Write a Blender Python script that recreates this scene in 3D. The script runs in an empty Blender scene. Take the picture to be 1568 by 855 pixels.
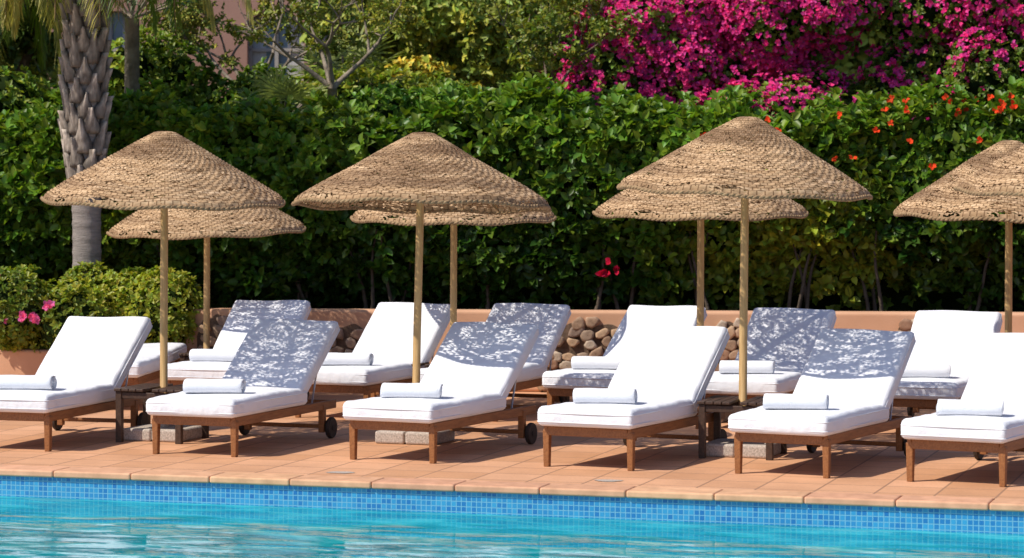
import bpy, math, random
import numpy as np
from mathutils import Vector, Matrix
rng=np.random.default_rng(7); random.seed(7)
scene=bpy.context.scene
scene.view_settings.view_transform='Standard'
scene.view_settings.look='None'
scene.view_settings.exposure=0
COL=scene.collection

# ---------------------------------------------------------------- materials
def newmat(name,base=(.5,.5,.5),rough=.6,spec=.3):
    m=bpy.data.materials.new(name); m.use_nodes=True
    nt=m.node_tree; b=nt.nodes['Principled BSDF']
    b.inputs['Base Color'].default_value=(*base,1)
    b.inputs['Roughness'].default_value=rough
    b.inputs['Specular IOR Level'].default_value=spec
    return m,nt,b
def nd(nt,t,**kw):
    n=nt.nodes.new(t)
    for k,v in kw.items():
        if k in n.inputs.keys(): n.inputs[k].default_value=v
        else: setattr(n,k,v)
    return n
def ramp(nt,fac,stops):
    r=nt.nodes.new('ShaderNodeValToRGB')
    el=r.color_ramp.elements
    while len(el)<len(stops): el.new(.5)
    for e,(p,c) in zip(el,stops): e.position=p; e.color=(*c,1)
    nt.links.new(fac,r.inputs[0]); return r
def coords(nt,kind='Object',scale=(1,1,1)):
    tc=nt.nodes.new('ShaderNodeTexCoord'); mp=nt.nodes.new('ShaderNodeMapping')
    mp.inputs['Scale'].default_value=scale
    nt.links.new(tc.outputs[kind],mp.inputs[0]); return mp.outputs[0]
def noise(nt,vec,scale,detail=4,rough=.55):
    n=nd(nt,'ShaderNodeTexNoise'); n.inputs['Scale'].default_value=scale
    n.inputs['Detail'].default_value=detail; n.inputs['Roughness'].default_value=rough
    nt.links.new(vec,n.inputs['Vector']); return n
def bump(nt,b,h,strength=.3,dist=.01):
    bp=nt.nodes.new('ShaderNodeBump'); bp.inputs['Strength'].default_value=strength
    bp.inputs['Distance'].default_value=dist
    nt.links.new(h,bp.inputs['Height']); nt.links.new(bp.outputs[0],b.inputs['Normal']); return bp
def mixc(nt,fac,a,c,mode='MIX'):
    m=nt.nodes.new('ShaderNodeMix'); m.data_type='RGBA'; m.blend_type=mode
    for sock,v in ((m.inputs[0],fac),(m.inputs[6],a),(m.inputs[7],c)):
        if isinstance(v,(int,float)): sock.default_value=v
        elif isinstance(v,tuple): sock.default_value=(*v,1)
        else: nt.links.new(v,sock)
    return m.outputs[2]
def mth(nt,op,a,b_):
    n=nd(nt,'ShaderNodeMath',operation=op)
    for s,v in ((n.inputs[0],a),(n.inputs[1],b_)):
        if isinstance(v,(int,float)): s.default_value=v
        else: nt.links.new(v,s)
    return n.outputs[0]

def noisy(name,c1,c2,scale,rough=.7,spec=.25,bs=.3,bd=.01,sc=(1,1,1),bscale=None,detail=5):
    m,nt,b=newmat(name,c1,rough,spec)
    v=coords(nt,'Object',sc); n=noise(nt,v,scale,detail)
    r=ramp(nt,n.outputs[0],[(.3,c1),(.7,c2)])
    nt.links.new(r.outputs[0],b.inputs['Base Color'])
    n2=noise(nt,v,bscale or scale*3,5)
    bump(nt,b,n2.outputs[0],bs,bd)
    return m
M={}
M['wood']=noisy('teak_wood',(.33,.135,.045),(.19,.07,.022),6,.5,.35,.25,.004,(12,1.2,12))
M['dark_wood']=noisy('dark_wood',(.085,.045,.028),(.04,.022,.014),6,.5,.35,.3,.004,(10,1.5,10))
M['pole']=noisy('pole_wood',(.54,.35,.15),(.38,.23,.09),5,.6,.3,.3,.004,(14,14,1.0))
M['rib']=noisy('rib_wood',(.33,.20,.09),(.22,.13,.06),5,.6,.3,.3,.004)
M['concrete']=noisy('granite_concrete',(.58,.49,.42),(.30,.25,.21),70,.85,.2,.5,.006,detail=2)
M['rubber']=noisy('wheel_rubber',(.05,.035,.028),(.03,.02,.016),20,.6,.3)
M['metal']=newmat('strut_metal',(.55,.55,.56),.35,.5)[0]; M['metal'].node_tree.nodes['Principled BSDF'].inputs['Metallic'].default_value=.8
# fabric
m,nt,b=newmat('white_canvas',(.80,.80,.84),.85,.15)
v=coords(nt); n=noise(nt,v,3.5,3); n2=noise(nt,v,240,2)
nt.links.new(ramp(nt,n.outputs[0],[(.3,(.745,.755,.80)),(.7,(.80,.80,.83))]).outputs[0],b.inputs['Base Color'])
add=nd(nt,'ShaderNodeMath',operation='MULTIPLY_ADD'); add.inputs[1].default_value=.06
nt.links.new(n2.outputs[0],add.inputs[0]); nt.links.new(n.outputs[0],add.inputs[2])
bump(nt,b,add.outputs[0],.8,.045); M['canvas']=m
m,nt,b=newmat('towel_cotton',(.78,.79,.82),.95,.05)
v=coords(nt); n2=noise(nt,v,130,3); bump(nt,b,n2.outputs[0],.9,.006); M['towel']=m
# straw weave
m,nt,b=newmat('woven_straw',(.45,.3,.17),.8,.15)
uv=nt.nodes.new('ShaderNodeUVMap')
def mapped(sc):
    mp=nt.nodes.new('ShaderNodeMapping'); mp.inputs['Scale'].default_value=sc
    nt.links.new(uv.outputs[0],mp.inputs[0]); return mp.outputs[0]
na=noise(nt,mapped((.10,.9,1)),1.0,3,.6)
nb=noise(nt,mapped((1.3,2.6,1)),1.0,2,.6)
nc=noise(nt,mapped((.02,.13,1)),1.0,2,.5)
c1=ramp(nt,na.outputs[0],[(.3,(.38,.245,.14)),(.5,(.56,.39,.24)),(.72,(.70,.52,.35))])
br=nt.nodes.new('ShaderNodeTexBrick'); br.offset=.5; br.inputs['Color1'].default_value=(1,1,1,1); br.inputs['Color2'].default_value=(.74,.70,.64,1); br.inputs['Mortar'].default_value=(.24,.18,.13,1)
br.inputs['Scale'].default_value=1; br.inputs['Brick Width'].default_value=1; br.inputs['Row Height'].default_value=1; br.inputs['Mortar Size'].default_value=.12; br.inputs['Mortar Smooth'].default_value=.6
nt.links.new(mapped((1,1,1)),br.inputs['Vector'])
c15=mixc(nt,.8,c1.outputs[0],br.outputs[0],'MULTIPLY')
c2=mixc(nt,.35,c15,ramp(nt,nb.outputs[0],[(.34,(.40,.36,.32)),(.6,(1.1,1.1,1.1))]).outputs[0],'MULTIPLY')
c3=mixc(nt,1.0,c2,ramp(nt,nc.outputs[0],[(.40,(.55,.49,.45)),(.58,(1.14,1.09,1.02))]).outputs[0],'MULTIPLY')
nt.links.new(c3,b.inputs['Base Color'])
bump(nt,b,nb.outputs[0],.3,.008)
# gaps in the weave: pin-size openings gathered in loose streaks
fine=noise(nt,mapped((1.7,3.0,1)),1.0,0,.5); streak=noise(nt,mapped((.30,.62,1)),1.0,1,.5)
s1=mth(nt,'MULTIPLY',mth(nt,'SUBTRACT',streak.outputs[0],.5),.95)
hole=mth(nt,'GREATER_THAN',mth(nt,'ADD',fine.outputs[0],s1),.668)
nt.links.new(mth(nt,'SUBTRACT',1.0,hole),b.inputs['Alpha'])
M['straw']=m
M['rope']=noisy('straw_rope',(.42,.28,.15),(.20,.12,.065),30,.8,.2,.8,.01)
# leaves: colour comes from per-leaf attribute
def leafmat(name,transl=.3,rough=.42,spec=.35):
    m,nt,b=newmat(name,(.05,.1,.02),rough,spec)
    at=nd(nt,'ShaderNodeAttribute',attribute_name='Col')
    nt.links.new(at.outputs[0],b.inputs['Base Color'])
    if transl==0: return m
    tr=nt.nodes.new('ShaderNodeBsdfTranslucent')
    cc=mixc(nt,1.0,at.outputs[0],(1.5,1.6,.7),'MULTIPLY'); nt.links.new(cc,tr.inputs[0])
    ms=nt.nodes.new('ShaderNodeMixShader'); ms.inputs[0].default_value=transl
    nt.links.new(b.outputs[0],ms.inputs[1]); nt.links.new(tr.outputs[0],ms.inputs[2])
    nt.links.new(ms.outputs[0],nt.nodes['Material Output'].inputs[0]); return m
M['leaf']=leafmat('leaf'); M['farleaf']=leafmat('far_leaf',0,.5,.25)
m=leafmat('petal',.35,.7,.1)
for l in m.node_tree.nodes:
    if l.type=='MIX': l.inputs[7].default_value=(1.2,.8,1.0,1)
M['petal']=m
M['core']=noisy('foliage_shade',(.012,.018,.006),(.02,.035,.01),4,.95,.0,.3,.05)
M['bark']=noisy('bark',(.24,.18,.13),(.12,.09,.065),9,.9,.1,.7,.02)
M['stem']=noisy('stem_bark',(.15,.11,.08),(.07,.055,.04),9,.9,.1,.7,.02)
M['palebark']=noisy('pale_bark',(.33,.27,.21),(.17,.135,.10),9,.9,.1,.7,.02)
M['palmlow']=noisy('palm_trunk_smooth',(.34,.29,.26),(.21,.18,.16),5,.9,.1,.6,.02,(1,1,9))
def attrmat(name,sc=18,amt=.5,bs=.6,bd=.01,rough=.85,scl=(1,1,1)):
    m,nt,b=newmat(name,(.3,.3,.3),rough,.15)
    at=nd(nt,'ShaderNodeAttribute',attribute_name='Col'); v=coords(nt,'Object',scl); n=noise(nt,v,sc,5)
    c=mixc(nt,amt,at.outputs[0],ramp(nt,n.outputs[0],[(.3,(.45,.42,.4)),(.65,(1.1,1.1,1.1))]).outputs[0],'MULTIPLY')
    nt.links.new(c,b.inputs['Base Color']); bump(nt,b,n.outputs[0],bs,bd); return m
M['boot']=attrmat('palm_boot_fibre',16,.95,.9,.02,scl=(1.6,1.6,.5))
M['stone']=attrmat('field_stone',16,.6,.8,.012)
M['stucco']=noisy('terracotta_stucco',(.66,.38,.235),(.54,.30,.18),2.2,.9,.1,.35,.006,bscale=60)
M['mortar']=noisy('dark_mortar',(.20,.13,.09),(.10,.07,.05),20,.95,.05,.6,.01)
M['pinkwall']=noisy('pink_render',(.47,.27,.21),(.37,.20,.155),.9,.9,.1,.3,.01,bscale=30)
M['creamwall']=noisy('cream_render',(.66,.48,.37),(.56,.40,.30),1.2,.9,.1,.3,.01,bscale=30)
M['curtain']=noisy('curtain',(.62,.62,.60),(.40,.40,.39),3,.9,.1,.3,.02,(9,1,.4))
M['glass']=newmat('window_glass',(.14,.22,.30),.08,.6)[0]
M['frame']=newmat('window_frame',(.42,.38,.34),.5,.3)[0]
M['soil']=noisy('soil',(.09,.055,.035),(.05,.03,.02),6,.95,.05,.8,.03)
M['ground']=noisy('ground_earth',(.16,.12,.07),(.08,.10,.04),.6,.95,.05,.6,.05)
# deck tile
def brickmat(name,c1,c2,cm,w,h,mortar,nscale,off=0.0,rough=.7,spec=.25,vec='Object',bs=.5,bd=.004,swz=False,stain=True):
    m,nt,b=newmat(name,c1,rough,spec)
    v=coords(nt,vec)
    if swz:  # (x, z) plane
        sp=nt.nodes.new('ShaderNodeSeparateXYZ'); nt.links.new(v,sp.inputs[0])
        ad=nd(nt,'ShaderNodeMath',operation='ADD'); nt.links.new(sp.outputs[0],ad.inputs[0]); nt.links.new(sp.outputs[1],ad.inputs[1])
        cb=nt.nodes.new('ShaderNodeCombineXYZ'); nt.links.new(ad.outputs[0],cb.inputs[0]); nt.links.new(sp.outputs[2],cb.inputs[1]); v2=cb.outputs[0]
    else: v2=v
    br=nt.nodes.new('ShaderNodeTexBrick'); br.offset=off; br.squash=1
    br.inputs['Color1'].default_value=(*c1,1); br.inputs['Color2'].default_value=(*c2,1); br.inputs['Mortar'].default_value=(*cm,1)
    br.inputs['Scale'].default_value=1; br.inputs['Mortar Size'].default_value=mortar; br.inputs['Mortar Smooth'].default_value=.1
    br.inputs['Brick Width'].default_value=w; br.inputs['Row Height'].default_value=h
    nt.links.new(v2,br.inputs['Vector'])
    c=br.outputs[0]
    if stain:
        n=noise(nt,v,nscale,6,.65); c=mixc(nt,.7,c,ramp(nt,n.outputs[0],[(.3,(.74,.71,.68)),(.65,(1.08,1.06,1.04))]).outputs[0],'MULTIPLY')
        n3=noise(nt,v,45,3,.7); c=mixc(nt,.5,c,ramp(nt,n3.outputs[0],[(.3,(.82,.80,.78)),(.6,(1.04,1.04,1.04))]).outputs[0],'MULTIPLY')
    nt.links.new(c,b.inputs['Base Color'])
    inv=nd(nt,'ShaderNodeMath',operation='SUBTRACT'); inv.inputs[0].default_value=1; nt.links.new(br.outputs['Fac'],inv.inputs[1])
    bump(nt,b,inv.outputs[0],bs,bd); return m
M['deck']=brickmat('terracotta_deck_tiles',(.70,.385,.225),(.57,.295,.155),(.36,.20,.12),.40,.40,.008,1.3)
M['coping']=attrmat('terracotta_coping',8,.45,.3,.004,.6)
M['mosaic']=brickmat('blue_pool_mosaic',(.012,.15,.40),(.035,.29,.52),(.16,.40,.54),.036,.036,.003,3,0,.25,.5,swz=True,stain=False)
# water
m,nt,b=newmat('pool_water',(.01,.3,.38),.35,.2)
vr=coords(nt,'Object',(.55,1.5,1))
n1=noise(nt,vr,.9,2,.5); n2=noise(nt,vr,3.6,3,.5); n3=noise(nt,coords(nt,'Object',(.7,1.5,1)),13,2,.5)
h1=nd(nt,'ShaderNodeMath',operation='MULTIPLY'); h1.inputs[1].default_value=.034; nt.links.new(n1.outputs[0],h1.inputs[0])
h2=nd(nt,'ShaderNodeMath',operation='MULTIPLY_ADD'); h2.inputs[1].default_value=.0045; nt.links.new(n2.outputs[0],h2.inputs[0]); nt.links.new(h1.outputs[0],h2.inputs[2])
h3=nd(nt,'ShaderNodeMath',operation='MULTIPLY_ADD'); h3.inputs[1].default_value=.0006; nt.links.new(n3.outputs[0],h3.inputs[0]); nt.links.new(h2.outputs[0],h3.inputs[2])
bp=nt.nodes.new('ShaderNodeBump'); bp.inputs['Strength'].default_value=1; bp.inputs['Distance'].default_value=1.0; nt.links.new(h3.outputs[0],bp.inputs['Height'])
df=nt.nodes.new('ShaderNodeBsdfDiffuse')
cr=ramp(nt,n2.outputs[0],[(.35,(.003,.26,.33)),(.52,(.008,.38,.44)),(.68,(.05,.54,.58))])
nt.links.new(cr.outputs[0],df.inputs[0]); 
gl=nt.nodes.new('ShaderNodeBsdfGlossy'); gl.inputs['Roughness'].default_value=.015; nt.links.new(bp.outputs[0],gl.inputs['Normal'])
fr=nt.nodes.new('ShaderNodeFresnel'); fr.inputs[0].default_value=1.6; nt.links.new(bp.outputs[0],fr.inputs['Normal'])
ms=nt.nodes.new('ShaderNodeMixShader'); nt.links.new(fr.outputs[0],ms.inputs[0]); nt.links.new(df.outputs[0],ms.inputs[1]); nt.links.new(gl.outputs[0],ms.inputs[2])
nt.links.new(ms.outputs[0],nt.nodes['Material Output'].inputs[0]); M['water']=m

# ---------------------------------------------------------------- mesh helpers
def link(o,parent=None):
    COL.objects.link(o)
    if parent: o.parent=parent
    return o
def empty(name,loc=(0,0,0),rz=0,parent=None):
    o=bpy.data.objects.new(name,None); o.empty_display_size=.2
    o.location=loc; o.rotation_euler=(0,0,rz); return link(o,parent)
def obj(name,me,parent=None,loc=(0,0,0),rot=(0,0,0),scale=(1,1,1)):
    o=bpy.data.objects.new(name,me); o.location=loc; o.rotation_euler=rot; o.scale=scale
    return link(o,parent)
def np_mesh(name,V,F,mat,col=None,smooth=False):
    """V (n,3), F (m,k) int"""
    V=np.ascontiguousarray(V,dtype=np.float32); F=np.ascontiguousarray(F,dtype=np.int32)
    me=bpy.data.meshes.new(name); me.vertices.add(len(V)); me.vertices.foreach_set('co',V.ravel())
    k=F.shape[1]; me.loops.add(F.size); me.loops.foreach_set('vertex_index',F.ravel())
    me.polygons.add(len(F)); me.polygons.foreach_set('loop_start',np.arange(0,F.size,k,dtype=np.int32))
    me.polygons.foreach_set('loop_total',np.full(len(F),k,dtype=np.int32))
    if smooth: me.polygons.foreach_set('use_smooth',np.ones(len(F),dtype=bool))
    me.update(calc_edges=True)
    if col is not None:
        a=me.color_attributes.new('Col','FLOAT_COLOR','POINT')
        c=np.ones((len(V),4),dtype=np.float32); c[:,:3]=col; a.data.foreach_set('color',c.ravel())
    me.materials.append(mat); return me
class MB:
    def __init__(s): s.v=[];s.f=[];s.c=[]
    def box(s,c,size,R=None,col=(1,1,1),taper=1.0):
        R=R or Matrix.Identity(3); c=Vector(c); b=len(s.v)
        for dz in(-.5,.5):
            for dx,dy in((-.5,-.5),(.5,-.5),(.5,.5),(-.5,.5)):
                t=taper if dz<0 else 1
                s.v.append(c+R@Vector((dx*size[0]*t,dy*size[1]*t,dz*size[2]))); s.c.append(col)
        for q in((3,2,1,0),(4,5,6,7),(0,1,5,4),(1,2,6,5),(2,3,7,6),(3,0,4,7)): s.f.append([b+i for i in q])
    def tube(s,pts,rs,n=10,col=(1,1,1),cap=True,closed=False):
        pts=[Vector(p) for p in pts]; m=len(pts); b=len(s.v)
        if not hasattr(rs,'__len__'): rs=[rs]*m
        for i,p in enumerate(pts):
            if closed: d=pts[(i+1)%m]-pts[i-1]
            else: d=pts[min(i+1,m-1)]-pts[max(i-1,0)]
            d.normalize(); up=Vector((0,0,1)) if abs(d.z)<.95 else Vector((0,1,0))
            e1=d.cross(up).normalized(); e2=e1.cross(d)
            for k in range(n):
                a=2*math.pi*k/n; s.v.append(p+rs[i]*(math.cos(a)*e1+math.sin(a)*e2)); s.c.append(col)
        for i in range(m if closed else m-1):
            j=(i+1)%m
            for k in range(n):
                k2=(k+1)%n; s.f.append([b+i*n+k,b+j*n+k,b+j*n+k2,b+i*n+k2])
        if cap and not closed:
            s.f.append([b+k for k in range(n)][::-1]); s.f.append([b+(m-1)*n+k for k in range(n)])
    def poly(s,pts,col=(1,1,1)):
        b=len(s.v); s.v+= [Vector(p) for p in pts]; s.c+=[col]*len(pts); s.f.append(list(range(b,b+len(pts))))
    def mesh(s,name,mat,smooth=False,col=False):
        me=bpy.data.meshes.new(name); me.from_pydata([tuple(v) for v in s.v],[],s.f)
        if smooth: me.polygons.foreach_set('use_smooth',[True]*len(me.polygons))
        if col:
            a=me.color_attributes.new('Col','FLOAT_COLOR','POINT')
            for i,c in enumerate(s.c): a.data[i].color=(*c,1)
        me.materials.append(mat); me.update(); return me
def bev(o,w=.004,seg=2):
    m=o.modifiers.new('bevel','BEVEL'); m.width=w; m.segments=seg; m.limit_method='ANGLE'; m.angle_limit=math.radians(40); return o
K_=rng.normal(size=(14,3)); P_=rng.uniform(0,6.28,14)
def fnoise(p,sc=1.0,off=0):
    p=np.asarray(p)*sc+off
    s=0
    for i in range(14): s=s+np.sin(p@(K_[i]*(1+i*.22))+P_[i]+1.7*np.sin(p@K_[(i+5)%14]*.6))/(1+i*.12)
    return s/4.2
def unit(a): return a/np.maximum(np.linalg.norm(a,axis=-1,keepdims=True),1e-9)

def rosettes(C,D,K,L,W,col,tilt=(35,85),jit=.25,droop=.15,hue=.3,flat=0):
    """K leaves around each twig tip. returns V,F,col"""
    N=len(C); D=unit(D)
    C=np.repeat(C,K,0); D=np.repeat(D,K,0); col=np.repeat(col,K,0); n=len(C)
    r=unit(rng.normal(size=(n,3))); e1=unit(np.cross(D,r)); e2=np.cross(D,e1)
    ph=rng.uniform(0,6.283,n)[:,None]; th=np.radians(rng.uniform(*tilt,n))[:,None]
    rad=np.cos(ph)*e1+np.sin(ph)*e2
    a=np.cos(th)*D+np.sin(th)*rad; nn=np.sin(th)*D-np.cos(th)*rad
    nn=unit(nn+rng.normal(size=(n,3))*.25); b=unit(np.cross(a,nn)); nn=np.cross(b,a)
    Ls=(L*rng.uniform(1-jit,1+jit,n))[:,None]; Ws=Ls*(W/L)
    f=Ws*.16
    base=C+a*Ls*.08
    v=np.stack([base, base+a*Ls*.32+b*Ws*.5+nn*f, base+a*Ls*.72+b*Ws*.42+nn*f*.8, base+a*Ls-nn*Ls*droop,
                base+a*Ls*.72-b*Ws*.42+nn*f*.8, base+a*Ls*.32-b*Ws*.5+nn*f],1).reshape(-1,3)
    i=np.arange(n)[:,None]*6
    F=np.concatenate([i+np.array([[0,1,2,3]]),i+np.array([[0,3,4,5]])],0)
    br=rng.uniform(1-hue,1+hue,(n,1)); hs=rng.uniform(-.25,.35,(n,1))
    c=col*br*np.concatenate([1+hs,np.ones_like(hs),1-hs*.3],1)
    return v,F,np.repeat(np.clip(c,0,1),6,0)
def ell_points(n,c,r,lo=.75):
    d=unit(rng.normal(size=(n,3))); k=rng.uniform(lo,1.02,(n,1))
    return np.array(c)+d*k*np.array(r), unit(d/np.array(r))
def clump_crown(clumps,dens,L,W,col1,col2,K=7,lo=.7,hue=.3,tilt=(35,85),cull=True,droop=.15):
    P=[];D=[]
    for c,r in clumps:
        area=4*3.14*((r[0]*r[1]+r[1]*r[2]+r[0]*r[2])/3)
        n=max(20,int(area*dens)); p,d=ell_points(n,c,r,lo)
        p=p+d*(fnoise(p,5.0/max(r))[:,None])*min(r)*.22
        if cull: k=(d[:,1]<.45); p=p[k]; d=d[k]
        P.append(p);D.append(d)
    P=np.concatenate(P);D=np.concatenate(D); D=unit(D+np.array([-.15,-.2,.45])+rng.normal(size=D.shape)*.3)
    t=np.clip(.5+.6*fnoise(P,1.6,3)+rng.normal(size=len(P))*.12,0,1)[:,None]
    col=np.array(col1)*(1-t)+np.array(col2)*t
    return rosettes(P,D,K,L,W,col,hue=hue,tilt=tilt,droop=droop),P,D
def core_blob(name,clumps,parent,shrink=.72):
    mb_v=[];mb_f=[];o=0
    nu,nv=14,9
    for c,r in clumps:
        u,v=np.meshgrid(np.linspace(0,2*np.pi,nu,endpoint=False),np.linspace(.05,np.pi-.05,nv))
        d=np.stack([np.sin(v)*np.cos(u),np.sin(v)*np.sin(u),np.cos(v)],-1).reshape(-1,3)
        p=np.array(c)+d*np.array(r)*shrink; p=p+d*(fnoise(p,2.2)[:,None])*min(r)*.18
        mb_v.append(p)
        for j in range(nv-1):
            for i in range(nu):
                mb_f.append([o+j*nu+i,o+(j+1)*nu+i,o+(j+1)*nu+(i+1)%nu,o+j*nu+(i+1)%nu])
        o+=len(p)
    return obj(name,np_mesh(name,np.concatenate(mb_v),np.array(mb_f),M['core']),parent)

# ---------------------------------------------------------------- site frame
AN=math.atan(.3045); O=Vector((0,18.52,0))
RZ=-AN
PX,PY0=13.0,-15.5   # pool half width, near edge
def sheet_ring(name,outer,inner,z,mat):
    (ox0,oy0,ox1,oy1),(ix0,iy0,ix1,iy1)=outer,inner
    v=[(ox0,oy0,z),(ox1,oy0,z),(ox1,oy1,z),(ox0,oy1,z),(ix0,iy0,z),(ix1,iy0,z),(ix1,iy1,z),(ix0,iy1,z)]
    f=[(0,1,5,4),(1,2,6,5),(2,3,7,6),(3,0,4,7)]
    me=bpy.data.meshes.new(name); me.from_pydata(v,[],f); me.materials.append(mat)
    return obj(name,me,None,O,(0,0,RZ))
sheet_ring('ground',(-1500,-1500,1500,1500),(-PX-.2,PY0-.2,PX+.2,.2),-.02,M['ground'])
sheet_ring('pool_deck',(-22,-26,22,10.3),(-PX-.27,PY0-.27,PX+.27,.27),0,M['deck'])
# pool shell
me=bpy.data.meshes.new('swimming_pool')
z0,z1=-.04,-1.6
me.from_pydata([(-PX,PY0,z0),(PX,PY0,z0),(PX,0,z0),(-PX,0,z0),(-PX,PY0,z1),(PX,PY0,z1),(PX,0,z1),(-PX,0,z1)],[],
 [(0,1,5,4),(1,2,6,5),(2,3,7,6),(3,0,4,7),(4,5,6,7)])
me.materials.append(M['mosaic']); pool=obj('swimming_pool',me,None,O,(0,0,RZ))
me=bpy.data.meshes.new('pool_water'); me.from_pydata([(-PX,PY0,-.19),(PX,PY0,-.19),(PX,0,-.19),(-PX,0,-.19)],[],[(0,1,2,3)])
me.materials.append(M['water']); obj('pool_water',me,None,O,(0,0,RZ))
mb=MB()
def cop(cx,cy,sx,sy):
    k=random.uniform(.9,1.08); mb.box((cx,cy,-.018),(sx,sy,.050),col=(.70*k,.38*k*random.uniform(.96,1.05),.225*k))
st=.60
x=-PX
while x<PX-.01:
    cop(x+st/2,.12,st-.004,.30); cop(x+st/2,PY0-.12,st-.004,.30); x+=st
y=PY0-.27
while y<.25:
    cop(-PX-.12,y+st/2,.30,st-.004); cop(PX+.12,y+st/2,.30,st-.004); y+=st
o=obj('pool_coping',mb.mesh('pool_coping',M['coping'],col=True),None,O,(0,0,RZ)); bev(o,.014,4)
# small pale inspection plates in the deck
for px_,py_ in ((-1.22,19.42),(.66,18.90)):
    mbp=MB(); n=12
    mbp.poly([(.11*math.cos(i*2*math.pi/n)*random.uniform(.75,1.1),.07*math.sin(i*2*math.pi/n)*random.uniform(.75,1.1),0) for i in range(n)])
    obj('drain_cover',mbp.mesh('drain_cover',M['concrete']),None,(px_,py_,.004),(0,0,RZ))

# ---------------------------------------------------------------- loungers
W=.66; LB=math.radians(36)
def cushion_mesh(name,sx,sy,sz,r,seed):
    def ax(h,nn):
        a=[-h,-h+r*.25,-h+r*.6,-h+r]; m=np.linspace(-h+r,h-r,nn)[1:-1].tolist(); return a+m+[-t for t in a[::-1]]
    X=ax(sx/2,14);Y=ax(sy/2,26);Z=ax(sz/2,4)
    nx,ny,nz=len(X),len(Y),len(Z); idx={};V=[];F=[]
    def vid(i,j,k):
        if (i,j,k) in idx: return idx[(i,j,k)]
        p=np.array([X[i],Y[j],Z[k]]); h=np.array([sx/2,sy/2,sz/2]); q=np.clip(p,-(h-r),(h-r)); d=p-q; n=np.linalg.norm(d)
        if n>1e-9: p=q+d/n*r
        fx=1-(p[0]/(sx/2))**2; fy=1-(p[1]/(sy/2))**2
        w=math.sin(p[0]*9+seed)*math.sin(p[1]*6+seed*2)*.004+math.sin(p[1]*17+p[0]*5+seed)*.0018+.0016*math.sin(p[1]*31-p[0]*14+seed*3)
        if p[2]>0: p[2]+=.014*(max(fx,0)**.5)*(max(fy,0)**.5)+w
        bul=.008*max(0,1-(p[2]/(sz/2))**2)
        p[0]+=np.sign(p[0])*bul*(abs(p[0])>sx/2-r*1.01); p[1]+=np.sign(p[1])*bul*(abs(p[1])>sy/2-r*1.01)
        p[0]+=.003*math.sin(p[1]*7+seed); p[1]+=.003*math.sin(p[0]*8+seed)
        idx[(i,j,k)]=len(V); V.append(p); return idx[(i,j,k)]
    for i in range(nx-1):
        for j in range(ny-1):
            F.append([vid(i,j,nz-1),vid(i+1,j,nz-1),vid(i+1,j+1,nz-1),vid(i,j+1,nz-1)])
            F.append([vid(i,j+1,0),vid(i+1,j+1,0),vid(i+1,j,0),vid(i,j,0)])
    for i in range(nx-1):
        for k in range(nz-1):
            F.append([vid(i,0,k),vid(i+1,0,k),vid(i+1,0,k+1),vid(i,0,k+1)])
            F.append([vid(i,ny-1,k+1),vid(i+1,ny-1,k+1),vid(i+1,ny-1,k),vid(i,ny-1,k)])
    for j in range(ny-1):
        for k in range(nz-1):
            F.append([vid(0,j,k+1),vid(0,j+1,k+1),vid(0,j+1,k),vid(0,j,k)])
            F.append([vid(nx-1,j,k),vid(nx-1,j+1,k),vid(nx-1,j+1,k+1),vid(nx-1,j,k+1)])
    V=list(map(np.array,V))
    # piping seams
    for zz in (.03,-.035):
        mbs=MB(); pts=[]
        hx,hy=sx/2+.006,sy/2+.006
        for cx,cy,a0 in((hx-r,hy-r,0),(-hx+r,hy-r,90),(-hx+r,-hy+r,180),(hx-r,-hy+r,270)):
            for t in range(0,91,18):
                a=math.radians(a0+t); x_,y_=cx+r*math.cos(a),cy+r*math.sin(a)
                pts.append((x_+.003*math.sin(y_*7+seed),y_+.003*math.sin(x_*8+seed),zz))
        mbs.tube(pts,.0042,6,closed=True); b=len(V)
        V+= [np.array(v) for v in mbs.v]; F+= [[b+i for i in f] for f in mbs.f]
    return np_mesh(name,np.array(V),np.array(F),M['canvas'],smooth=True)
seat_me=[cushion_mesh('seat_cushion',.735,1.27,.135,.030,s) for s in (1,4,7.5)]
back_me=[cushion_mesh('back_cushion',.735,.87,.125,.030,s) for s in (2,5.5,9)]
def frame_mesh(flat=False):
    mb=MB(); LBk=math.radians(2) if flat else LB
    for x_ in(0,W): 
        mb.box((x_,0,.135),(.052,.052,.27),taper=.8)
        mb.box((x_,1.55,.16),(.05,.05,.22))
        mb.box((x_,.88,.262),(.034,1.81,.068))
    mb.box((W/2,-.012,.262),(W-.034-.004,.03,.066)); mb.box((W/2,1.765,.262),(W-.04,.03,.06)); mb.box((W/2,1.55,.10),(W-.052,.03,.03))
    for i in range(11): mb.box((W/2,.07+i*.10,.287),(W-.038,.065,.016))
    d=Vector((0,math.cos(LBk),math.sin(LBk))); h=Vector((0,1.15,.302)); R=Matrix.Rotation(LBk,3,'X')
    for x_ in(.035,W-.035): mb.box(h+d*.41+Vector((x_,0,0)),(.03,.82,.035),R)
    for i in range(8): mb.box(h+d*(.06+i*.105)+Vector((W/2,0,0)),(W-.104,.06,.014),R)
    return mb.mesh('frame',M['wood'])
fr_me=frame_mesh(); fr_flat=frame_mesh(True)
mb=MB()
for x_ in(.035,W-.035):
    p=Vector((x_,1.15,.302))+Vector((0,math.cos(LB),math.sin(LB)))*.48
    mb.tube([p,(x_,1.42,.27)],.008,8); 
mb.tube([(.03,1.42,.27),(W-.03,1.42,.27)],.007,8)
strut_me=mb.mesh('backrest_strut',M['metal'],True)
mb=MB()
for x_ in(-.055,W+.055):
    mb.tube([(x_-.018,1.6,.085),(x_-.012,1.6,.085),(x_+.012,1.6,.085),(x_+.018,1.6,.085)],[.076,.085,.085,.076],24)
    mb.tube([(x_-.024,1.6,.085),(x_+.024,1.6,.085)],.022,12)
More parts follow.
